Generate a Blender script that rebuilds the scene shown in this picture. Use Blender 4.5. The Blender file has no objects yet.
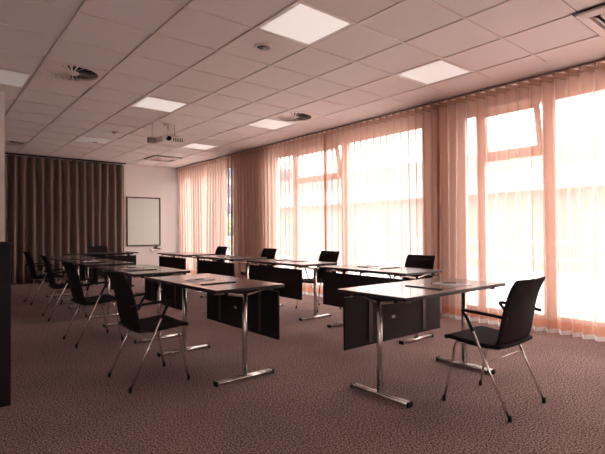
import bpy, math, random
from mathutils import Vector, Matrix
random.seed(7)
PI = math.pi
C = bpy.context.scene.collection
S = bpy.context.scene

# ------------------------------------------------------------------ camera, world, light, exposure
YAW, PITCH, ROLL = 0.6909, 0.0089, -0.0056
fw = Vector((math.sin(YAW)*math.cos(PITCH), math.cos(YAW)*math.cos(PITCH), math.sin(PITCH)))
rt0 = Vector((math.cos(YAW), -math.sin(YAW), 0)); up0 = rt0.cross(fw)
cr, sr = math.cos(ROLL), math.sin(ROLL)
rt = cr*rt0 + sr*up0; up = -sr*rt0 + cr*up0
EYE = 1.149
cam = bpy.data.cameras.new('camera'); cam.sensor_width = 36.0; cam.lens = 458.4/605*36
cam.clip_start = 0.05; cam.clip_end = 300
co = bpy.data.objects.new('camera', cam); C.objects.link(co)
co.matrix_world = Matrix(((rt.x, up.x, -fw.x, 0), (rt.y, up.y, -fw.y, 0), (rt.z, up.z, -fw.z, EYE), (0, 0, 0, 1)))
S.camera = co

W = bpy.data.worlds.new('overcast_sky'); S.world = W; W.use_nodes = True
bg = W.node_tree.nodes['Background']
# overcast sky: the zenith is three times as bright as the horizon
SKY = 19.0
wn = W.node_tree; tcw = wn.nodes.new('ShaderNodeTexCoord'); sx = wn.nodes.new('ShaderNodeSeparateXYZ')
ma = wn.nodes.new('ShaderNodeMapRange'); ma.inputs['From Min'].default_value = 0; ma.inputs['From Max'].default_value = 1
ma.inputs['To Min'].default_value = SKY*.27; ma.inputs['To Max'].default_value = SKY
wn.links.new(tcw.outputs['Generated'], sx.inputs[0]); wn.links.new(sx.outputs['Z'], ma.inputs['Value']); wn.links.new(ma.outputs[0], bg.inputs[1])
bg.inputs[0].default_value = (1.0, 0.975, 0.985, 1)
S.view_settings.view_transform = 'Standard'; S.view_settings.look = 'None'
S.view_settings.gamma = 1; S.view_settings.use_curve_mapping = False
S.view_settings.exposure = 0.12
LAMP = 0.62            # strength of the ceiling light panels
try:
    S.cycles.use_denoising = True; S.cycles.max_bounces = 10; S.cycles.transparent_max_bounces = 24
    S.cycles.diffuse_bounces = 5; S.cycles.sample_clamp_indirect = 8
except Exception: pass

XW, XC = 5.55, 5.36           # inner face of the window wall, line of the sheer curtains
YF, YB, XL = 11.95, -2.4, -2.6
ZC, TT = 2.90, 0.625          # ceiling height, ceiling tile module
GX, GY = 0.948, 3.299         # ceiling grid origin
WINS = [(9.19, 11.72), (3.97, 7.69), (-0.33, 3.39), (-2.3, -0.95)]
ZS, ZH = 0.10, 2.70
BW = (-2.0, -.5)             # unseen window added behind the camera to let in fill daylight
for i, (a, b) in enumerate(WINS+[BW]):
    l = bpy.data.lights.new('sky_portal', 'AREA'); l.shape = 'RECTANGLE'; l.size = b-a; l.size_y = ZH-ZS
    l.cycles.is_portal = True
    o = bpy.data.objects.new('sky_portal', l); C.objects.link(o)
    o.location = (XW+0.2, (a+b)/2, (ZS+ZH)/2); o.rotation_euler = (0, PI/2, 0); l.size = ZH-ZS; l.size_y = b-a
    if (a, b) == BW:
        o.location = ((a+b)/2, YB-.22, (1.3+ZH)/2); o.rotation_euler = (PI/2, 0, 0); l.size = b-a; l.size_y = ZH-1.3

# ------------------------------------------------------------------ materials
def mat(name, col, rough=0.6, metal=0.0, noise=None, bump=None, spec=0.5, emit=None, coat=0):
    m = bpy.data.materials.new(name); m.use_nodes = True
    nt = m.node_tree; p = nt.nodes['Principled BSDF']
    p.inputs['Base Color'].default_value = (*col, 1); p.inputs['Roughness'].default_value = rough
    p.inputs['Metallic'].default_value = metal; p.inputs['Specular IOR Level'].default_value = spec
    p.inputs['Coat Weight'].default_value = coat
    if emit:
        p.inputs['Emission Color'].default_value = (*emit[0], 1); p.inputs['Emission Strength'].default_value = emit[1]
    tc = nt.nodes.new('ShaderNodeTexCoord')
    if noise:   # (scale, colour2, detail, stretch)
        mp = nt.nodes.new('ShaderNodeMapping'); mp.inputs['Scale'].default_value = noise[3] if len(noise) > 3 else (1, 1, 1)
        n = nt.nodes.new('ShaderNodeTexNoise'); n.inputs['Scale'].default_value = noise[0]; n.inputs['Detail'].default_value = noise[2]
        r = nt.nodes.new('ShaderNodeValToRGB'); r.color_ramp.elements[0].position = .35; r.color_ramp.elements[1].position = .65
        r.color_ramp.elements[0].color = (*col, 1); r.color_ramp.elements[1].color = (*noise[1], 1)
        nt.links.new(tc.outputs['Object'], mp.inputs[0]); nt.links.new(mp.outputs[0], n.inputs['Vector'])
        nt.links.new(n.outputs['Fac'], r.inputs[0]); nt.links.new(r.outputs[0], p.inputs['Base Color'])
    if bump:    # (scale, strength, distance)
        n = nt.nodes.new('ShaderNodeTexNoise'); n.inputs['Scale'].default_value = bump[0]; n.inputs['Detail'].default_value = 3
        b = nt.nodes.new('ShaderNodeBump'); b.inputs['Strength'].default_value = bump[1]; b.inputs['Distance'].default_value = bump[2]
        nt.links.new(tc.outputs['Object'], n.inputs['Vector']); nt.links.new(n.outputs['Fac'], b.inputs['Height'])
        nt.links.new(b.outputs[0], p.inputs['Normal'])
    return m

def sheer_mat(name, col, tcol, open0, thin=.5):
    """Woven voile: open between the threads (less so at a slant), the threads diffuse and translucent."""
    m = bpy.data.materials.new(name); m.use_nodes = True; nt = m.node_tree; nt.nodes.clear()
    N = nt.nodes.new; L = nt.links.new
    out = N('ShaderNodeOutputMaterial'); tr = N('ShaderNodeBsdfTransparent'); tr.inputs[0].default_value = (*tcol, 1)
    tl = N('ShaderNodeBsdfTranslucent'); tl.inputs[0].default_value = (*col, 1)
    df = N('ShaderNodeBsdfDiffuse'); df.inputs[0].default_value = (*col, 1)
    mx = N('ShaderNodeMixShader'); mx.inputs[0].default_value = thin; L(tl.outputs[0], mx.inputs[1]); L(df.outputs[0], mx.inputs[2])
    ge = N('ShaderNodeNewGeometry'); dt = N('ShaderNodeVectorMath'); dt.operation = 'DOT_PRODUCT'
    L(ge.outputs['Normal'], dt.inputs[0]); L(ge.outputs['Incoming'], dt.inputs[1])
    ab = N('ShaderNodeMath'); ab.operation = 'ABSOLUTE'; L(dt.outputs['Value'], ab.inputs[0])
    mxx = N('ShaderNodeMath'); mxx.operation = 'MAXIMUM'; L(ab.outputs[0], mxx.inputs[0]); mxx.inputs[1].default_value = .12
    iv = N('ShaderNodeMath'); iv.operation = 'DIVIDE'; iv.inputs[0].default_value = 1; L(mxx.outputs[0], iv.inputs[1])
    pw = N('ShaderNodeMath'); pw.operation = 'POWER'; pw.inputs[0].default_value = open0; L(iv.outputs[0], pw.inputs[1])
    mr = N('ShaderNodeMath'); mr.operation = 'SUBTRACT'; mr.inputs[0].default_value = 1; L(pw.outputs[0], mr.inputs[1])
    m2 = N('ShaderNodeMixShader'); L(mr.outputs[0], m2.inputs[0]); L(tr.outputs[0], m2.inputs[1]); L(mx.outputs[0], m2.inputs[2])
    L(m2.outputs[0], out.inputs[0]); return m

def glass_mat():
    m = bpy.data.materials.new('window_glass'); m.use_nodes = True; nt = m.node_tree; nt.nodes.clear()
    N = nt.nodes.new; L = nt.links.new
    out = N('ShaderNodeOutputMaterial'); tr = N('ShaderNodeBsdfTransparent'); tr.inputs[0].default_value = (.93, .95, .95, 1)
    gl = N('ShaderNodeBsdfGlossy'); gl.inputs['Roughness'].default_value = .02
    fr = N('ShaderNodeFresnel'); fr.inputs[0].default_value = 1.15
    mx = N('ShaderNodeMixShader'); L(fr.outputs[0], mx.inputs[0]); L(tr.outputs[0], mx.inputs[1]); L(gl.outputs[0], mx.inputs[2])
    L(mx.outputs[0], out.inputs[0]); return m

def carpet_mat():
    m = mat('carpet', (.11, .055, .048), rough=.95, spec=.1); nt = m.node_tree; p = nt.nodes['Principled BSDF']
    N = nt.nodes.new; L = nt.links.new; tc = N('ShaderNodeTexCoord')
    n1 = N('ShaderNodeTexNoise'); n1.inputs['Scale'].default_value = 100; n1.inputs['Detail'].default_value = 6
    r = N('ShaderNodeValToRGB'); e = r.color_ramp.elements
    e[0].position = .40; e[0].color = (.080, .044, .040, 1); e[1].position = .62; e[1].color = (.55, .385, .355, 1)
    n2 = N('ShaderNodeTexNoise'); n2.inputs['Scale'].default_value = 1.6; n2.inputs['Detail'].default_value = 3
    mr = N('ShaderNodeMapRange'); mr.inputs['From Min'].default_value = .3; mr.inputs['From Max'].default_value = .7
    mr.inputs['To Min'].default_value = .86; mr.inputs['To Max'].default_value = 1.1
    mm = N('ShaderNodeVectorMath'); mm.operation = 'SCALE'
    L(tc.outputs['Object'], n1.inputs['Vector']); L(tc.outputs['Object'], n2.inputs['Vector'])
    L(n1.outputs['Fac'], r.inputs[0]); L(n2.outputs['Fac'], mr.inputs['Value'])
    L(r.outputs[0], mm.inputs[0]); L(mr.outputs[0], mm.inputs['Scale']); L(mm.outputs[0], p.inputs['Base Color'])
    b = N('ShaderNodeBump'); b.inputs['Strength'].default_value = .8; b.inputs['Distance'].default_value = .01
    L(n1.outputs['Fac'], b.inputs['Height']); L(b.outputs[0], p.inputs['Normal']); return m

M = dict(
    carpet=carpet_mat(),
    plaster=mat('plaster', (.80, .75, .73), .85, bump=(60, .1, .002)),
    tile=mat('ceiling_tile', (.86, .79, .775), .9, noise=(220, (.88, .81, .795), 2), bump=(300, .25, .002)),
    grid=mat('ceiling_grid_bar', (.85, .76, .73), .5),
    void=mat('dark_void', (.02, .017, .016), .9),
    white=mat('white_lacquer', (.80, .71, .67), .4),
    frame=mat('window_frame', (.80, .62, .54), .45),
    black=mat('black_plastic', (.008, .0065, .0065), .5, spec=.3),
    fabric=mat('black_fabric', (.013, .0095, .010), .85, noise=(300, (.020, .0145, .015), 2), bump=(400, .3, .001), spec=.25),
    chrome=mat('chrome_tube', (.80, .75, .73), .16, 1.0),
    alu=mat('brushed_aluminium', (.70, .65, .63), .26, 1.0),
    top=mat('table_laminate', (.16, .118, .112), .24, noise=(9, (.21, .16, .15), 6, (1, 14, 1)), spec=1.0, coat=.4),
    edge=mat('table_edge', (.018, .013, .013), .5),
    panel=mat('panel_board', (.014, .010, .010), .6, noise=(40, (.018, .013, .013), 3), spec=.3),
    strip=mat('panel_bar', (.10, .08, .08), .4, .6),
    label=mat('panel_label', (.45, .42, .42), .4),
    drape=mat('drape_fabric', (.26, .195, .165), .9, noise=(150, (.31, .24, .205), 3), spec=.2),
    sheer=sheer_mat('sheer_voile', (.76, .53, .445), (1.0, .97, .95), .50, .5),
    hem=sheer_mat('sheer_hem', (.62, .30, .20), (1.0, .80, .72), .30),
    tape=sheer_mat('sheer_heading_tape', (.60, .38, .30), (.95, .8, .7), .42),
    pale_band=sheer_mat('white_bottom_band', (.97, .93, .90), (1, 1, 1), .55, .7),
    grey=mat('grey_plastic', (.22, .18, .17), .5),
    glass=glass_mat(),
    railw=mat('rail_bronze', (.34, .25, .22), .4), cord=mat('tape_cord', (.10, .06, .05), .8),
    rail=mat('rail_dark', (.05, .04, .04), .4, .6),
    board=mat('whiteboard_face', (.66, .70, .64), .25),
    bframe=mat('board_frame', (.025, .018, .018), .4),
    paper=mat('paper', (.80, .76, .74), .7),
    pad=mat('desk_pad', (.05, .036, .036), .35, spec=.6),
    dimlamp=mat('lamp_diffuser_dimmed', (.55, .52, .50), .5, emit=((1.0, .84, .78), .18)),
    lamp=mat('lamp_diffuser', (.35, .33, .32), .5, emit=((1.0, .84, .78), LAMP)),
    ledge=mat('pale_wood', (.25, .17, .12), .6),
    terrace=mat('terrace_slab', (.45, .43, .42), .8),
    facade=mat('facade_render', (.33, .25, .22), .8), fascia=mat('white_fascia', (.6, .56, .54), .6),
    fglass=mat('facade_glass', (.05, .07, .09), .1), leaf=mat('leaf_green', (.08, .13, .05), .7, noise=(6, (.16, .2, .08), 4)),
    screen=mat('projector_body', (.9, .85, .82), .45), lens=mat('lens_glass', (.01, .01, .012), .05),
)

# ------------------------------------------------------------------ mesh helpers
class MB:
    def __init__(s): s.v = []; s.f = []
    def add(s, vs, fs):
        o = len(s.v); s.v += [tuple(v) for v in vs]; s.f += [tuple(i+o for i in f) for f in fs]; return s
    def box(s, x0, x1, y0, y1, z0, z1, mtx=None):
        vs = [Vector((x, y, z)) for z in (z0, z1) for x, y in ((x0, y0), (x1, y0), (x1, y1), (x0, y1))]
        if mtx: vs = [mtx @ v for v in vs]
        return s.add(vs, [(3, 2, 1, 0), (4, 5, 6, 7), (0, 1, 5, 4), (1, 2, 6, 5), (2, 3, 7, 6), (3, 0, 4, 7)])
    def tube(s, pts, r, n=10, flat=1.0, caps=True):
        pts = [Vector(p) for p in pts]; vs = []; fs = []
        rr = r if isinstance(r, (list, tuple)) else [r]*len(pts)
        t0 = (pts[1]-pts[0]).normalized(); a = Vector((1, 0, 0)) if abs(t0.x) < .9 else Vector((0, 0, 1))
        u = t0.cross(a).normalized()
        for i, p in enumerate(pts):
            if i == 0: t = (pts[1]-p)
            elif i == len(pts)-1: t = (p-pts[i-1])
            else: t = (pts[i+1]-p).normalized()+(p-pts[i-1]).normalized()
            t.normalize(); u = (u-t*u.dot(t)).normalized(); w = t.cross(u)
            for k in range(n):
                q = 2*PI*k/n; vs.append(p+(u*math.cos(q)+w*math.sin(q)*flat)*rr[i])
        for i in range(len(pts)-1):
            for k in range(n):
                fs.append((i*n+k, i*n+(k+1) % n, (i+1)*n+(k+1) % n, (i+1)*n+k))
        if caps: fs += [tuple(range(n-1, -1, -1)), tuple(range((len(pts)-1)*n, len(pts)*n))]
        return s.add(vs, fs)
    def lathe(s, prof, c=(0, 0, 0), n=32, axis='z', closed=False):
        vs = []; fs = []
        for r, z in prof:
            for k in range(n):
                q = 2*PI*k/n; a, b = r*math.cos(q), r*math.sin(q)
                vs.append({'z': (c[0]+a, c[1]+b, c[2]+z), 'x': (c[0]+z, c[1]+a, c[2]+b), 'y': (c[0]+a, c[1]+z, c[2]-b)}[axis])
        m = len(prof)
        for i in range(m-1 if not closed else m):
            j = (i+1) % m
            for k in range(n): fs.append((i*n+k, i*n+(k+1) % n, j*n+(k+1) % n, j*n+k))
        if not closed: fs += [tuple(range(n-1, -1, -1)), tuple(range((m-1)*n, m*n))]
        return s.add(vs, fs)
    def slab(s, rows, th):
        """closed sheet of the given rows of points, thickened by th along the normal"""
        R, K = len(rows), len(rows[0]); P = [[Vector(p) for p in r] for r in rows]; Q = []
        for i in range(R):
            q = []
            for j in range(K):
                du = P[min(i+1, R-1)][j]-P[max(i-1, 0)][j]; dv = P[i][min(j+1, K-1)]-P[i][max(j-1, 0)]
                q.append(P[i][j]+du.cross(dv).normalized()*th)
            Q.append(q)
        vs = [p for r in P for p in r]+[p for r in Q for p in r]; o = R*K; fs = []
        for i in range(R-1):
            for j in range(K-1):
                a, b, c, d = i*K+j, i*K+j+1, (i+1)*K+j+1, (i+1)*K+j
                fs += [(a, b, c, d), (o+d, o+c, o+b, o+a)]
        for i in range(R-1):
            a, b = i*K, (i+1)*K; fs.append((a, b, o+b, o+a)); a += K-1; b += K-1; fs.append((b, a, o+a, o+b))
        for j in range(K-1):
            a, b = j, j+1; fs.append((b, a, o+a, o+b)); a += (R-1)*K; b += (R-1)*K; fs.append((a, b, o+b, o+a))
        return s.add(vs, fs)
    def build(s, name, m, parent=None, smooth=False, bevel=0, sub=0):
        me = bpy.data.meshes.new(name); me.from_pydata(s.v, [], s.f); me.update()
        import bmesh
        b = bmesh.new(); b.from_mesh(me); bmesh.ops.recalc_face_normals(b, faces=b.faces); b.to_mesh(me); b.free()
        me.materials.append(M[m] if isinstance(m, str) else m)
        o = bpy.data.objects.new(name, me); C.objects.link(o)
        if parent: o.parent = parent
        if smooth:
            for p in me.polygons: p.use_smooth = True
        if bevel:
            bv = o.modifiers.new('bevel', 'BEVEL'); bv.width = bevel; bv.segments = 2; bv.limit_method = 'ANGLE'
        if sub:
            sb = o.modifiers.new('sub', 'SUBSURF'); sb.levels = sub; sb.render_levels = sub
        return o

def thing(name, label, cat, loc=(0, 0, 0), rz=0, group=None):
    o = bpy.data.objects.new(name, None); C.objects.link(o); o.empty_display_size = .1
    o.location = loc; o.rotation_euler = (0, 0, rz); return tag(o, label, cat, group)
def tag(o, label, cat, group=None):
    o['label'] = label; o['category'] = cat
    if group: o['group'] = group
    return o
def struct(o): o['kind'] = 'structure'; return o
def kids(o): return [c for c in list(bpy.data.objects) if c.parent == o]
def copy_tree(o, parent=None):
    c = o.copy(); C.objects.link(c); c.parent = parent
    for k in kids(o): copy_tree(k, c)
    return c
def put(proto, first, loc, rz, label, group=None):
    o = proto if first else copy_tree(proto)
    o.location = loc; o.rotation_euler = (0, 0, rz); o['label'] = label
    if group: o['group'] = group
    return o
def fillet(pts, r, n=5):
    pts = [Vector(p) for p in pts]; out = [pts[0]]
    for i in range(1, len(pts)-1):
        a, b, c = pts[i-1], pts[i], pts[i+1]; d1 = (a-b); d2 = (c-b); k = min(r, d1.length*.45, d2.length*.45)
        p0 = b+d1.normalized()*k; p2 = b+d2.normalized()*k
        for t in range(n+1):
            t /= n; out.append(p0*(1-t)**2+b*2*t*(1-t)+p2*t*t)
    out.append(pts[-1]); return out

# ------------------------------------------------------------------ the room
struct(MB().box(XL-.2, XW+.18, YB-.2, YF+.2, -.12, 0).build('floor', 'carpet'))
struct(MB().box(XL-.2, XW+.18, YF, YF+.2, 0, 3.1).build('wall_far', 'plaster'))
struct(MB().box(XL-.2, XL, YB, YF, 0, 3.1).build('wall_left', 'plaster'))
m = MB(); m.box(XL-.2, BW[0], YB-.2, YB, 0, 3.1); m.box(BW[1], XW+.18, YB-.2, YB, 0, 3.1)
m.box(BW[0], BW[1], YB-.2, YB, 0, 1.3); m.box(BW[0], BW[1], YB-.2, YB, ZH, 3.1)
struct(m.build('wall_back', 'plaster'))
m = MB()
for k in range(4): x = BW[0]+.03+k*(BW[1]-BW[0]-.06)/3; m.box(x-.03, x+.03, YB-.12, YB-.06, 1.3, ZH)
m.box(BW[0], BW[1], YB-.12, YB-.06, 1.3, 1.36); m.box(BW[0], BW[1], YB-.12, YB-.06, ZH-.06, ZH)
f = struct(m.build('window_5', 'frame')); MB().box(BW[0], BW[1], YB-.095, YB-.09, 1.36, ZH-.06).build('pane', 'glass', f)  # added window, out of view, brightens the room with neutral daylight
struct(MB().box(XL, .775, 6.73, 6.93, 0, ZC).build('wall_partition', 'plaster'))
w = MB(); ys = sorted(WINS)
edges = [YB]+[v for ab in ys for v in ab]+[YF]
for i in range(0, len(edges), 2): w.box(XW, XW+.18, edges[i], edges[i+1], 0, 3.1)
for a, b in ys: w.box(XW, XW+.18, a, b, ZH, 3.1); w.box(XW, XW+.18, a, b, 0, ZS)
struct(w.build('wall_right', 'plaster'))
bb = MB()
struct(MB().box(4.0, XW-.002, YF-.014, YF, 0, .06).build('baseboard_far', 'white'))
struct(MB().box(XL, .775, 6.716, 6.73, 0, .06).build('baseboard_left', 'white'))

# ceiling: lay-in tiles on an exposed grid; the cells that carry a fitting are left open
FIT = {(2, -1): 'L', (5, -1): 'L', (2, 4): 'L', (5, 4): 'L', (-1, 4): 'L', (2, 9): 'L', (5, 8): 'L',
       (0, 3): 'D', (5, 3): 'D', (0, 11): 'D', (5, -4): 'A', (5, 11): 'A'}
I0, I1, J0, J1 = -6, 6, -9, 13
XE = 5.0                         # plaster margin starts here
t = MB()
for i in range(I0, I1+1):
    for j in range(J0, J1+1):
        if (i, j) in FIT: continue
        x0 = max(GX+i*TT, XL); x1 = min(GX+(i+1)*TT, XE); y0 = max(GY+j*TT, YB); y1 = min(GY+(j+1)*TT, YF)
        if x1-x0 < .05 or y1-y0 < .03: continue
        t.box(x0+.0145, x1-(.0145 if i < I1 else 0), y0+.0125, y1-.0125, ZC, ZC+.02)
ceil = struct(t.build('ceiling', 'tile'))
g = MB()
for i in range(I0, I1+1):
    x = GX+i*TT
    if x > XL: g.box(x-.012, x+.012, YB, YF, ZC-.008, ZC+.02)
struct(g.build('trim_1', 'grid'))
g = MB()
for j in range(J0, J1+1):
    y = GY+j*TT
    if YB < y < YF: g.box(XL, XE, y-.009, y+.009, ZC-.006, ZC+.02)
struct(g.build('trim_2', 'grid'))
struct(MB().box(XE, XW, YB, YF, ZC, ZC+.02).build('trim_3', 'tile'))
struct(MB().box(XL, XW, YB, YF, ZC+.16, ZC+.2).build('ceiling_slab', 'void'))

# windows
def window(n, y0, y1, bars, tilt=None, lean=.11, trans=None):
    fx0, fx1 = XW+.04, XW+.10
    m = MB(); fr = .055
    m.box(fx0, fx1, y0, y1, ZS, ZS+fr); m.box(fx0, fx1, y0, y1, ZH-fr, ZH)
    m.box(fx0, fx1, y0, y0+fr, ZS+fr, ZH-fr); m.box(fx0, fx1, y1-fr, y1, ZS+fr, ZH-fr)
    for b0, b1 in bars: m.box(fx0, fx1, b0, b1, ZS+fr, ZH-fr)
    xs = sorted([y0+fr]+[v for b in bars for v in b]+[y1-fr])
    if tilt: m.box(fx0, fx1, tilt[0], tilt[1], tilt[2]-.075, tilt[2])
    f = struct(m.build('window_%d' % n, 'frame', bevel=.004))
    for k in range(0, len(xs), 2):
        a, b = xs[k], xs[k+1]
        if tilt and abs(a-tilt[0]) < .02:
            MB().box(XW+.066, XW+.074, a, b, ZS+fr, tilt[2]-.075).build('pane', 'glass', f)
        else: MB().box(XW+.066, XW+.074, a, b, ZS+fr, ZH-fr).build('pane', 'glass', f)
    MB().box(XW-.02, XW+.04, y0, y1, ZS-.03, ZS).build('window_sill', 'white', f)
    if tilt:
        a, b, z0 = tilt; h = ZH-fr-z0-.01; q = MB()
        s = bpy.data.objects.new('tilted_sash', None)
        mx = Matrix.Translation((XW+.07, 0, z0+.005)) @ Matrix.Rotation(-lean/h, 4, 'Y')
        u = .05
        q.box(-.03, .03, a+.005, b-.005, 0, u, mx); q.box(-.03, .03, a+.005, b-.005, h-u, h, mx)
        q.box(-.03, .03, a+.005, a+.005+u, u, h-u, mx); q.box(-.03, .03, b-.005-u, b-.005, u, h-u, mx)
        so = q.build('sash', 'frame', f, bevel=.003)
        MB().box(-.004, .004, a+u, b-u, u, h-u, mx).build('pane', 'glass', so)
    return f
window(1, *WINS[0], [(9.72, 9.82), (10.75, 10.85)])
window(2, *WINS[1], [(6.90, 7.06), (5.56, 5.70)], (5.70, 6.90, 2.13))
window(3, *WINS[2], [(3.06, 3.17), (2.20, 2.34)], (2.34, 3.06, 2.10))
window(4, *WINS[3], [(-1.7, -1.6)])  # added beyond the view for the daylight it lets in

# ------------------------------------------------------------------ outside
gt = MB().box(XW+.18, 60, -30, 90, -.35, -.15); struct(gt.build('ground', 'terrace'))
bl = thing('office_building', 'low pale office building with a white fascia across from the windows', 'building', (15, 6, -.15))
MB().box(0, 8, -22, 16, 0, 4.0).build('wall', 'facade', bl)
MB().box(-.5, 0, -22, 16, 2.55, 3.2).build('fascia', 'fascia', bl)
b2 = thing('apartment_block', 'distant pale block with dark windows seen through the far sheer curtain', 'building', (22.5, 40, -.15))
MB().box(0, 10, 0, 3, 0, 8.2).build('wall', 'facade', b2)
for k in range(4):
    for r in range(4): MB().box(.5+k*2.3, 2.1+k*2.3, -.06, 0, .9+r*1.9, 2.2+r*1.9).build('window', 'fglass', b2)
rl = thing('terrace_railing', 'white terrace railing running along outside the windows', 'railing', (8.2, 0, -.15))
for z in (.5, .8, 1.1): MB().tube([(0, -4, z), (0, 16, z)], .02, 8).build('rail', 'fascia', rl, True)
for k in range(11): MB().box(-.02, .02, -4+k*2-.02, -4+k*2+.02, 0, 1.12).build('post', 'fascia', rl)
random.seed(3)
for k, (x, y, s) in enumerate([(11.9, 19.6, 1.3), (11.9, 22.4, 1.0)]):
    m = MB()
    for q in range(260):
        v = Vector((random.gauss(0, 1), random.gauss(0, 1), random.gauss(0, 1))).normalized()*s*random.uniform(.6, 1)
        v.z = v.z*.8+s*.8+.1; a = Vector((random.gauss(0, 1), random.gauss(0, 1), random.gauss(0, 1))).normalized(); b = a.orthogonal().normalized()
        m.add([v+a*.14, v+b*.1, v-a*.14, v-b*.1], [(0, 1, 2, 3)])
    t = thing('shrub', ['larger green shrub outside near the far windows', 'smaller green shrub outside beyond the larger one'][k], 'shrub', (x, y, -.15))
    m.build('foliage', 'leaf', t); MB().tube([(0, 0, 0), (0, 0, s)], .05, 8).build('stem', 'ledge', t)

# ------------------------------------------------------------------ curtains
def wave(y, pitch, amp, ph=0):
    return amp*math.sin(2*PI*y/pitch+ph+.5*math.sin(y*1.7)), amp
def sheer(name_label, y0, y1, seed, amp, hem_z=.03):
    rnd = random.Random(seed); pitch = .132
    o = thing('sheer_curtain', name_label, 'curtain', (XC, 0, 0))
    n = int((y1-y0)/pitch*14); zs = [hem_z+.115, .5, 1.0, 1.5, 2.0, 2.45, 2.80]
    ph = [rnd.uniform(-.6, .6) for _ in range(400)]; am = [rnd.uniform(.1, .85) for _ in range(400)]
    def X(y, z):
        k = y/pitch; i = int(math.floor(k)); fr = k-i; a = ph[i % 400]*(1-fr)+ph[(i+1) % 400]*fr
        low = 1-z/2.9
        b = am[i % 400]*(1-fr)+am[(i+1) % 400]*fr; return amp*math.sin(2*PI*k+a*low*2.2)*(1-min(1, low*1.5)*b*.5)+.03*low*math.sin(y*2.3+seed)+.05*low*a
    def strip(z_list):
        m = MB(); P = [[(X(y0+(y1-y0)*j/n, z), y0+(y1-y0)*j/n, z) for j in range(n+1)] for z in z_list]; K = n+1
        m.add([p for r in P for p in r], [(i*K+j, i*K+j+1, (i+1)*K+j+1, (i+1)*K+j) for i in range(len(z_list)-1) for j in range(n)]); return m
    strip(zs).build('voile', 'sheer', o, True)
    strip([hem_z+.02, hem_z+.06, hem_z+.115]).build('hem', 'hem', o, True)
    strip([hem_z-.028, hem_z+.02]).build('bottom_band', 'pale_band', o, True)  # white band along the lower edge of the sheer
    strip([2.80, 2.862]).build('heading_tape', 'tape', o, True); strip([2.790, 2.800]).build('tape_cord', 'cord', o, True)
    for e0, e1 in ((y0, y0+.018), (y1-.018, y1)):
        zz = [hem_z+.02]+zs+[2.86]
        MB().slab([[(X(y, z)-.004, y, z) for y in (e0, (e0+e1)/2, e1)] for z in zz], .002).build('side_hem', 'hem', o, True)
    k = math.ceil(y0/pitch)
    while k*pitch < y1:
        y = k*pitch; gl = MB().lathe([(.005, -.01), (.006, .004), (.024, .006), (.026, .012), (.010, .018)], (X(y, 2.83)*.3, y, 2.850), 12)
        gl.build('glider', 'chrome', o, True); k += 1
    return o
sheer('peach sheer curtain panel nearest the far white wall', 9.06, 11.80, 1, .036)
sheer('peach sheer curtain panel behind the third window-side table, left of the dark seam', 5.86, 9.03, 2, .046)
sheer('peach sheer curtain panel between the dark seam and the solid pier', 3.60, 5.84, 3, .056)
sheer('peach sheer curtain panel nearest the camera, behind the front right chair', -2.2, 3.58, 4, .068)
cr_ = thing('curtain_rail', 'slim dark curtain rail on the ceiling above the sheer curtains', 'curtain rail', (XC, 0, 0))
MB().box(-.010, .010, -2.25, YF-.02, 2.874, 2.895).build('rail', 'railw', cr_)

def drape():
    o = thing('blackout_curtain', 'floor length dark brown pleated curtain covering the far wall', 'curtain', (0, YF-.16, 0))
    x0, x1, pitch = .3, 3.93, .176; n = int((x1-x0)/pitch*14); m = MB(); rnd = random.Random(5)
    ph = [rnd.uniform(-1, 1) for _ in range(60)]; zs = [.02, .6, 1.2, 1.8, 2.4, 2.84]
    def Y(x, z):
        k = x/pitch; i = int(k); fr = k-i; a = ph[i]*(1-fr)+ph[i+1]*fr; low = 1-z/2.9
        s = math.sin(2*PI*k+a*low*1.3); return .095*math.copysign(abs(s)**.9, s)*(1-.25*abs(a)*low)+.02*low*a
    K = n+1; P = [[(x0+(x1-x0)*j/n, Y(x0+(x1-x0)*j/n, z), z) for j in range(K)] for z in zs]
    m.add([p for r in P for p in r], [(i*K+j, i*K+j+1, (i+1)*K+j+1, (i+1)*K+j) for i in range(len(zs)-1) for j in range(n)])
    c = m.build('fabric', 'drape', o, True)
    s = c.modifiers.new('thick', 'SOLIDIFY'); s.thickness = .003
    MB().box(.3, 3.95, -.012, .012, 2.865, 2.895).build('rail', 'rail', o)
drape()

# ------------------------------------------------------------------ ceiling fittings
def cell(i, j): return (GX+(i+.5)*TT, GY+(j+.5)*TT, ZC)
LN = {(2, -1): 'square ceiling light panel at the top of the picture, largest in view', (5, -1): 'square ceiling light panel close to the front window curtains',
      (2, 4): 'square ceiling light panel left of the projector, nearer the camera', (5, 4): 'square ceiling light panel touching the round swirl diffuser by the windows',
      (-1, 4): 'ceiling light panel at the left edge of the picture', (2, 9): 'ceiling light panel beside the smoke detector near the dark curtain',
      (5, 8): 'small looking ceiling light panel just right of the projector'}
DN = {(0, 3): 'round swirl air diffuser in the ceiling at upper left', (5, 3): 'round swirl air diffuser beside a light panel near the window curtains', (0, 11): 'round swirl air diffuser far off above the dark curtain'}
AN = {(5, -4): 'square cassette air conditioner in the ceiling at the upper right corner', (5, 11): 'square cassette air conditioner in the ceiling near the whiteboard'}
h = TT/2-.014
fp = None
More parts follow.
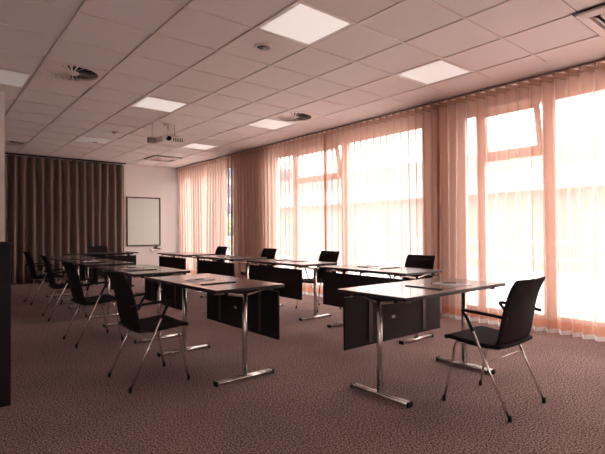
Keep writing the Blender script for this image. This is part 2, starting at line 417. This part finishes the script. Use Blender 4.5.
for ij in [k for k in FIT if FIT[k] == 'L']:
    first = fp is None
    if first:
        fp = thing('ceiling_light', '', 'ceiling light')
        m = MB(); m.box(-h, h, -h, -h+.018, -.004, .05); m.box(-h, h, h-.018, h, -.004, .05); m.box(-h, -h+.018, -h+.018, h-.018, -.004, .05); m.box(h-.018, h, -h+.018, h-.018, -.004, .05)
        m.build('frame', 'white', fp); MB().box(-h+.018, h-.018, -h+.018, h-.018, .004, .02).build('diffuser', 'lamp', fp)
    lo = put(fp, first, cell(*ij), 0, LN[ij], 'square ceiling light panels')
    if ij in ((-1, 4), (2, 9)):      # two panels burn lower than the rest
        for c in kids(lo):
            if c.name.startswith('diffuser'): c.data = c.data.copy(); c.data.materials[0] = M['dimlamp']
dp = None
for ij in [k for k in FIT if FIT[k] == 'D']:
    first = dp is None
    if first:
        dp = thing('air_diffuser', '', 'air vent'); n = 48; R = .262
        # square plate with a round hole
        vs = []; fs = []
        for k in range(n):
            q = 2*PI*k/n; c, s = math.cos(q), math.sin(q); e = h/max(abs(c), abs(s))
            vs += [(c*R, s*R, -.004), (c*e, s*e, -.004), (c*R, s*R, .03), (c*e, s*e, .03)]
        for k in range(n):
            a, b = 4*k, 4*((k+1) % n); fs += [(a, a+1, b+1, b), (a, b, b+2, a+2), (a+1, a+3, b+3, b+1), (a+2, b+2, b+3, a+3)]
        MB().add(vs, fs).build('face_plate', 'grid', dp)
        MB().lathe([(R, .085), (R, .09)], n=32).build('plenum', 'void', dp)
        MB().lathe([(.0, -.01), (.05, -.01), (.065, .0), (.065, .01), (.0, .012)], n=24).build('hub', 'white', dp, True)
        vn = MB()
        for k in range(24):
            q = 2*PI*k/24; mx = Matrix.Rotation(q, 4, 'Z') @ Matrix.Translation((.155, 0, .004)) @ Matrix.Rotation(math.radians(24), 4, 'X')
            wv = [Vector(p) for p in ((-.095, -.006, -.001), (.105, -.019, -.001), (.105, .019, -.001), (-.095, .006, -.001), (-.095, -.006, .001), (.105, -.019, .001), (.105, .019, .001), (-.095, .006, .001))]
            vn.add([mx @ p for p in wv], [(3, 2, 1, 0), (4, 5, 6, 7), (0, 1, 5, 4), (1, 2, 6, 5), (2, 3, 7, 6), (3, 0, 4, 7)])
        vn.build('vanes', 'white', dp)
    put(dp, first, cell(*ij), 0, DN[ij], 'swirl air diffusers')
ap = None
for ij in [k for k in FIT if FIT[k] == 'A']:
    first = ap is None
    if first:
        ap = thing('air_conditioner', '', 'air conditioner'); H2 = .325; i1 = .25; i2 = .185; i3 = .165
        m = MB()
        for k in range(4):
            mx = Matrix.Rotation(k*PI/2, 4, 'Z')
            m.add([mx @ Vector(p) for p in ((-H2, -H2, -.030), (H2, -H2, -.030), (i1, -i1, -.045), (-i1, -i1, -.045))], [(0, 1, 2, 3)])
            m.add([mx @ Vector(p) for p in ((-H2, -H2, -.030), (H2, -H2, -.030), (H2, -H2, -.012), (-H2, -H2, -.012))], [(0, 1, 2, 3)])
            m.add([mx @ Vector(p) for p in ((-i1, -i1, -.045), (i1, -i1, -.045), (i1, -i1, -.011), (-i1, -i1, -.011))], [(0, 1, 2, 3)])
        m.build('bezel', 'white', ap); MB().box(-.3, .3, -.3, .3, .03, .04).build('housing', 'void', ap); MB().box(-.345, .345, -.345, .345, -.010, -.007).build('painted_gap_shade', 'void', ap)  # dark plate around the bezel paints the shade of a gap
        for k in range(4):
            mx = Matrix.Rotation(k*PI/2, 4, 'Z') @ Matrix.Translation((0, -.222, -.034)) @ Matrix.Rotation(math.radians(-28), 4, 'X')
            MB().box(-.175, .175, -.016, .016, -.003, .003, mx).build('vane', 'white', ap)
        m = MB(); m.box(-i2, i2, -i2, -i3, -.036, -.02); m.box(-i2, i2, i3, i2, -.036, -.02); m.box(-i2, -i3, -i3, i3, -.036, -.02); m.box(i3, i2, -i3, i3, -.036, -.02)
        for k in range(12): y = -i3+(k+.5)*2*i3/12; m.box(-i3, i3, y-.008, y+.008, -.034, -.026)
        m.build('grille', 'white', ap); MB().box(-i3, i3, -i3, i3, -.02, -.011).build('filter', 'fabric', ap)
    put(ap, first, cell(*ij), 0, AN[ij], 'cassette air conditioners')
o = thing('ceiling_speaker', 'small round disc speaker on the ceiling beside the largest light panel', 'speaker', (2.48, 3.57, ZC))
MB().lathe([(.085, 0), (.085, -.006), (.078, -.012), (.066, -.012), (.064, -.004)], n=32).build('ring', 'white', o, True)
MB().lathe([(.062, -.005), (.05, -.010), (.0, -.012)], n=32).build('grille', 'strip', o, True)
o = thing('smoke_detector', 'small dome smoke detector on the ceiling left of the projector', 'smoke detector', (2.57, 8.21, ZC))
MB().lathe([(.055, 0), (.055, -.015), (.0, -.016)], n=24).build('base', 'white', o, True)
MB().lathe([(.045, -.016), (.04, -.04), (.02, -.05), (.0, -.05)], n=24).build('sensor', 'grid', o, True)
o = thing('ceiling_spotlight', 'small recessed round spot in the ceiling beyond the smoke detector', 'ceiling light', (2.57, 9.42, ZC))
MB().lathe([(.075, 0), (.075, -.006), (.055, -.006), (.055, -.001)], n=24).build('ring', 'white', o, True)
MB().lathe([(.054, -.002), (.0, -.003)], n=24).build('lens', 'strip', o, True)

# projector on its ceiling mount
o = thing('projector', 'white ceiling projector hanging on a mount in the middle of the room', 'projector', (3.10, 7.12, ZC))
MB().box(-.19, .20, -.13, .13, -.31, -.215).build('body', 'screen', o, bevel=.012)
MB().lathe([(.036, 0), (.036, -.05), (.03, -.055), (.028, -.02), (0, -.02)], (-.09, -.13, -.262), 20, 'y').build('lens', 'lens', o, True)
v_ = MB()
for k in range(6): v_.box(-.01+k*.03, .006+k*.03, -.1315, -.128, -.295, -.235)
v_.build('vent', 'void', o)
MB().tube([(-.03, .02, -.215), (-.03, .02, 0)], .013, 12).build('mount_pole', 'alu', o, True)
MB().tube([(.06, -.03, -.215), (.06, -.03, 0)], .008, 12).build('mount_pole', 'alu', o, True)
MB().box(-.11, .12, -.09, .09, -.212, -.2).build('mount_plate', 'alu', o)
MB().lathe([(.07, 0), (.07, -.01), (.03, -.02)], (-.03, .02, 0), 20).build('ceiling_rose', 'white', o, True)
o = thing('ceiling_box', 'small dark box hanging from the ceiling just left of the projector', 'box', (2.82, 7.16, ZC))
MB().box(-.075, .045, -.04, .04, -.33, -.245).build('housing', 'grey', o, bevel=.01)
MB().tube([(0, 0, -.235), (0, 0, 0)], .008, 10).build('stem', 'white', o, True)

# ------------------------------------------------------------------ far wall: whiteboard and tray
o = thing('whiteboard', 'pale whiteboard in a thin dark frame on the far white wall', 'whiteboard', (4.46, YF, 1.42))
m = MB(); a, b = .45, .64
m.box(-a, a, -.028, -.002, b-.03, b); m.box(-a, a, -.028, -.002, -b, -b+.03); m.box(-a, -a+.03, -.028, -.002, -b+.03, b-.03); m.box(a-.03, a, -.028, -.002, -b+.03, b-.03)
m.build('frame', 'bframe', o); MB().box(-a+.03, a-.03, -.016, -.004, -b+.03, b-.03).build('writing_surface', 'board', o)
o = thing('marker_tray', 'small grey marker tray fixed below the right corner of the whiteboard', 'tray', (4.76, YF, .66))
MB().box(-.13, .15, -.09, -.002, 0, .012).build('shelf', 'alu', o); MB().box(-.13, .15, -.094, -.09, 0, .03).build('lip', 'alu', o)
MB().box(.0, .06, -.02, -.002, .0, .118).build('bracket', 'strip', o)
o = thing('board_eraser', 'dark board eraser lying on the marker tray', 'eraser', (4.84, YF-.05, .6725))
MB().box(-.05, .05, -.022, .022, .018, .04).build('grip', 'black', o, bevel=.004); MB().box(-.05, .05, -.022, .022, 0, .018).build('felt', 'fabric', o)
o = thing('marker_pen', 'white marker pen lying on the left of the marker tray', 'marker pen', (4.70, YF-.05, .682))
MB().tube([(-.05, 0, 0), (.03, 0, 0)], .010, 10).build('barrel', 'white', o, True); MB().tube([(.031, 0, 0), (.062, 0, 0)], .0095, 10).build('cap', 'black', o, True)

# ------------------------------------------------------------------ tables
def make_table():
    o = thing('conference_table', '', 'table'); a, b = .64, .31
    MB().box(-a, a, -b, b, .699, .722).build('edge_band', 'edge', o)
    MB().box(-a+.0015, a-.0015, -b+.0015, b-.0015, .722, .725).build('tabletop', 'top', o)
    for s in (-1, 1):
        x = s*.535
        lg = MB().tube([(x, 0, .03), (x, 0, .665)], .0205, 20).build('leg', 'alu', o, True)
        m = MB()
        for q in (-1, 1): m.tube([(x+q*.0145, -.248, .021), (x+q*.0145, .248, .021)], .0135, 12)
        m.build('foot', 'alu', lg, True)
        for e in (-1, 1): MB().box(x-.029, x+.029, e*.254-.006, e*.254+.006, 0, .036).build('end_cap', 'black', lg, bevel=.004)
        pts = [(x, -.27, .688), (x, -.19, .688), (x, -.10, .668), (x, 0, .652), (x, .10, .668), (x, .19, .688), (x, .27, .688)]
        MB().tube(fillet(pts, .06), .014, 10, flat=.6).build('bracket', 'alu', lg, True)
    for y in (-.13, .13): MB().box(-.52, .52, y-.012, y+.012, .676, .698).build('frame_rail', 'black', o)
    p = MB().box(-.60, .60, .272, .290, .275, .662).build('modesty_panel', 'panel', o, bevel=.002)
    for x in (-.33, .35): MB().box(x-.020, x+.020, .262, .272, .30, .65).build('support_bar', 'strip', p)
    MB().box(-.07, -.03, .2695, .272, .445, .468).build('label_plate', 'label', p)
    for x in (-.47, 0, .47):
        MB().tube(fillet([(x, .16, .690), (x, .24, .688), (x, .281, .685), (x, .281, .655)], .02), .010, 8).build('hinge', 'alu', o, True)
    for x in (-.60, .60): MB().lathe([(.012, .699), (.018, .69), (.018, .68), (.01, .676)], (x, -.2, 0), 12).build('knob', 'black', o, True)
    return o
TAB = [('front_right', 2.97, 2.115, 0, 'dark conference table nearest the camera at right, with the front right chair'),
       ('l1', 1.925, 3.575, -PI/2, 'dark conference table in the left row nearest the camera, whole front leg in view'),
       ('l2', 1.935, 5.28, -PI/2, 'dark conference table second from the camera in the left row'),
       ('l3', 1.94, 7.02, -PI/2, 'dark conference table third from the camera in the left row'),
       ('l4', 1.94, 8.62, -PI/2, 'dark conference table fourth and farthest in the left row, by the brown curtain'),
       ('r2', 3.97, 3.475, PI/2, 'dark conference table in the window row directly behind the front right table'),
       ('r3', 3.97, 5.08, PI/2, 'dark conference table second in the window row, its chair to the right'),
       ('r4', 3.97, 6.72, PI/2, 'dark conference table third in the window row, before the bright gap'),
       ('r5', 3.97, 8.42, PI/2, 'dark conference table farthest in the window row, right of the whiteboard'),
       ('far', 2.86, 9.98, PI, 'dark conference table crossing the far end in front of the brown curtain')]
proto = make_table()
for i, (k, x, y, rz, lab) in enumerate(TAB): put(proto, i == 0, (x, y, 0), rz, lab, 'conference tables set in a rectangle')

# ------------------------------------------------------------------ chairs (face local +Y)
def make_chair():
    o = thing('armchair', '', 'chair')
    rows = []
    prof = [(-.165, .438), (-.14, .432), (-.06, .428), (.04, .432), (.13, .442), (.20, .446), (.245, .438), (.268, .420)]
    for y, z in prof:
        w = .222 - (.012 if y > .2 else 0) - (.02 if y > .26 else 0)
        rows.append([(w*u, y-(.012*abs(u)**3 if y > .2 else 0), z-.010*(1-u*u)+.004) for u in (-1, -.92, -.6, -.2, .2, .6, .92, 1)])
    MB().slab(rows, .028).build('seat', 'fabric', o, True, sub=2)
    prof = [(-.150, .418), (-.172, .445), (-.187, .50), (-.200, .58), (-.218, .67), (-.245, .76), (-.274, .815), (-.292, .838)]
    rows = []
    for i, (y, z) in enumerate(prof):
        w = [.212, .218, .220, .218, .212, .207, .205, .198][i]
        rows.append([(w*u, y+.022*u*u, z+(.004*abs(u)**3 if i == 7 else 0)) for u in (-1, -.92, -.6, -.2, .2, .6, .92, 1)])
    MB().slab(rows, .018).build('backrest', 'fabric', o, True, sub=2)
    for s in (-1, 1):
        af = Vector((s*.246, .062, .628)); ft = Vector((s*.236, -.225, .012)); d = (ft-af)
        st = af+d*.17
        lg = MB().tube([st, ft], .0085, 12).build('leg', 'chrome', o, True)
        MB().tube([ft+Vector((0, 0, .022)), ft+Vector((0, -.003, -.012))], .0115, 12).build('foot_glide', 'black', lg, True)
        ar = MB().tube(fillet([(s*.232, -.215, .612), (s*.240, -.12, .622), (s*.246, .085, .632), tuple(af+d*.07), tuple(af+d*.20)], .05), .0105, 12, flat=.85)
        ar.build('armrest', 'black', o, True)
        ff = Vector((s*.236, .222, .012))
        pts = fillet([(s*.196, -.12, .400), (s*.200, .07, .410), (s*.212, .142, .412), tuple(ff)], .05)
        lg = MB().tube(pts, .0085, 12).build('leg', 'chrome', o, True)
        MB().tube([ff+Vector((0, 0, .022)), ff+Vector((0, .003, -.012))], .0115, 12).build('foot_glide', 'black', lg, True)
        # link from the long leg to the seat frame
        q = af+d*.36
        MB().tube([tuple(q), (s*.190, q.y, .402)], .008, 8).build('seat_link', 'chrome', o, True)
    MB().tube([(-.205, -.075, .402), (.205, -.075, .402)], .009, 10).build('crossbar', 'chrome', o, True)
    MB().tube([(-.205, .10, .408), (.205, .10, .408)], .009, 10).build('crossbar', 'chrome', o, True)
    q = Vector((.246, .062, .628)).lerp(Vector((.236, -.225, .012)), .50)
    MB().tube([(-q.x, q.y, q.z), (q.x, q.y, q.z)], .0035, 8).build('tie_rod', 'chrome', o, True)
    return o
CH = [(2.945, 1.565, 0, 'dark armchair on chrome legs at the front right table, nearest the camera on the right'),
      (1.365, 3.555, -PI/2, 'dark armchair on chrome legs at the left row, nearest the camera on the left'),
      (1.40, 5.215, -PI/2+.02, 'dark armchair second from the camera in the left row'),
      (1.485, 6.90, -PI/2-.04, 'dark armchair third from the camera in the left row'),
      (1.53, 8.57, -PI/2+.03, 'dark armchair farthest in the left row, against the brown curtain'),
      (4.49, 3.43, PI/2+.03, 'dark armchair behind the window-row table next to the front right table'),
      (4.49, 5.08, PI/2, 'dark armchair in the window row whose seat shows between two tables'),
      (4.49, 6.64, PI/2, 'dark armchair in the window row backed by the solid pier'),
      (4.48, 8.30, PI/2, 'dark armchair farthest in the window row, only the backrest top showing'),
      (2.98, 10.52, PI, 'dark armchair behind the far cross table by the brown curtain')]
proto = make_chair()
for i, (x, y, rz, lab) in enumerate(CH): put(proto, i == 0, (x, y, 0), rz, lab, 'armchairs around the tables')

# ------------------------------------------------------------------ things on the tables
WORDS = {'front_right': 'nearest right table', 'l1': 'nearest left table', 'l2': 'second left table', 'l3': 'third left table',
         'r2': 'first window-row table', 'r3': 'second window-row table', 'r4': 'third window-row table'}
def make_pad():
    o = thing('desk_pad', '', 'desk pad')
    MB().box(-.20, .22, -.15, .15, 0, .0015).build('mat', 'top', o)
    MB().box(-.222, -.19, -.155, .155, 0, .007).build('clip_bar', 'black', o, bevel=.002); return o
def make_note():
    o = thing('notepad', '', 'notepad')
    MB().box(-.075, .075, -.105, .105, 0, .005).build('pages', 'paper', o); MB().box(-.076, .076, .095, .107, -.0, .0065).build('binding', 'strip', o); return o
def make_pen():
    o = thing('pen', '', 'pen')
    MB().tube([(0, -.06, .0045), (0, .045, .0045)], .0045, 8).build('barrel', 'black', o, True); MB().tube([(0, .045, .0045), (0, .07, .0045)], .005, 8).build('cap', 'alu', o, True); return o
PP, NN, EE = make_pad(), make_note(), make_pen()
for i, (k, x, y, rz, lab) in enumerate([t for t in TAB if t[0] in WORDS]):
    R = Matrix.Rotation(rz, 4, 'Z'); B = Vector((x, y, .7255))
    def at(lx, ly, lz): return tuple(B+R @ Vector((lx, ly, lz)))
    lx, ly = (.06, -.06) if k == 'front_right' else (-.09, -.07) if False else (.06, -.06)
    if k.startswith('l'): lx = .06
    # the pad's dark clip bar faces the camera end of each left table
    flip = 1 if not k.startswith('l') else -1
    lx = .08 if flip == 1 else .05
    put(PP, i == 0, at(lx, -.07, 0), rz if flip == 1 else rz+PI, 'dark desk pad with a black edge bar on the '+WORDS[k], 'desk pads')
    put(NN, i == 0, at(lx+.12*flip, -.07, .0018), rz, 'white notepad on the desk pad of the '+WORDS[k], 'notepads')
    put(EE, i == 0, at(lx+.12*flip, -.07, .0072), rz+.4, 'dark pen lying on the notepad of the '+WORDS[k], 'pens')

# ------------------------------------------------------------------ black cabinet at the left edge
o = thing('cabinet', 'tall narrow black cabinet cut off by the left edge of the picture', 'cabinet', (.0, 3.80, 0))
MB().box(-.45, .45, -.20, .20, 0, 1.06).build('body', 'black', o, bevel=.003)
MB().box(-.455, .455, -.215, .205, 1.06, 1.085).build('top', 'black', o, bevel=.003)
for s in (-1, 1):
    d = MB().box(min(s*.01, s*.44), max(s*.01, s*.44), -.215, -.2005, .06, 1.04).build('door', 'black', o, bevel=.002)
    MB().tube([(s*.04, -.232, .50), (s*.04, -.232, .64)], .006, 8).build('handle', 'alu', d, True)
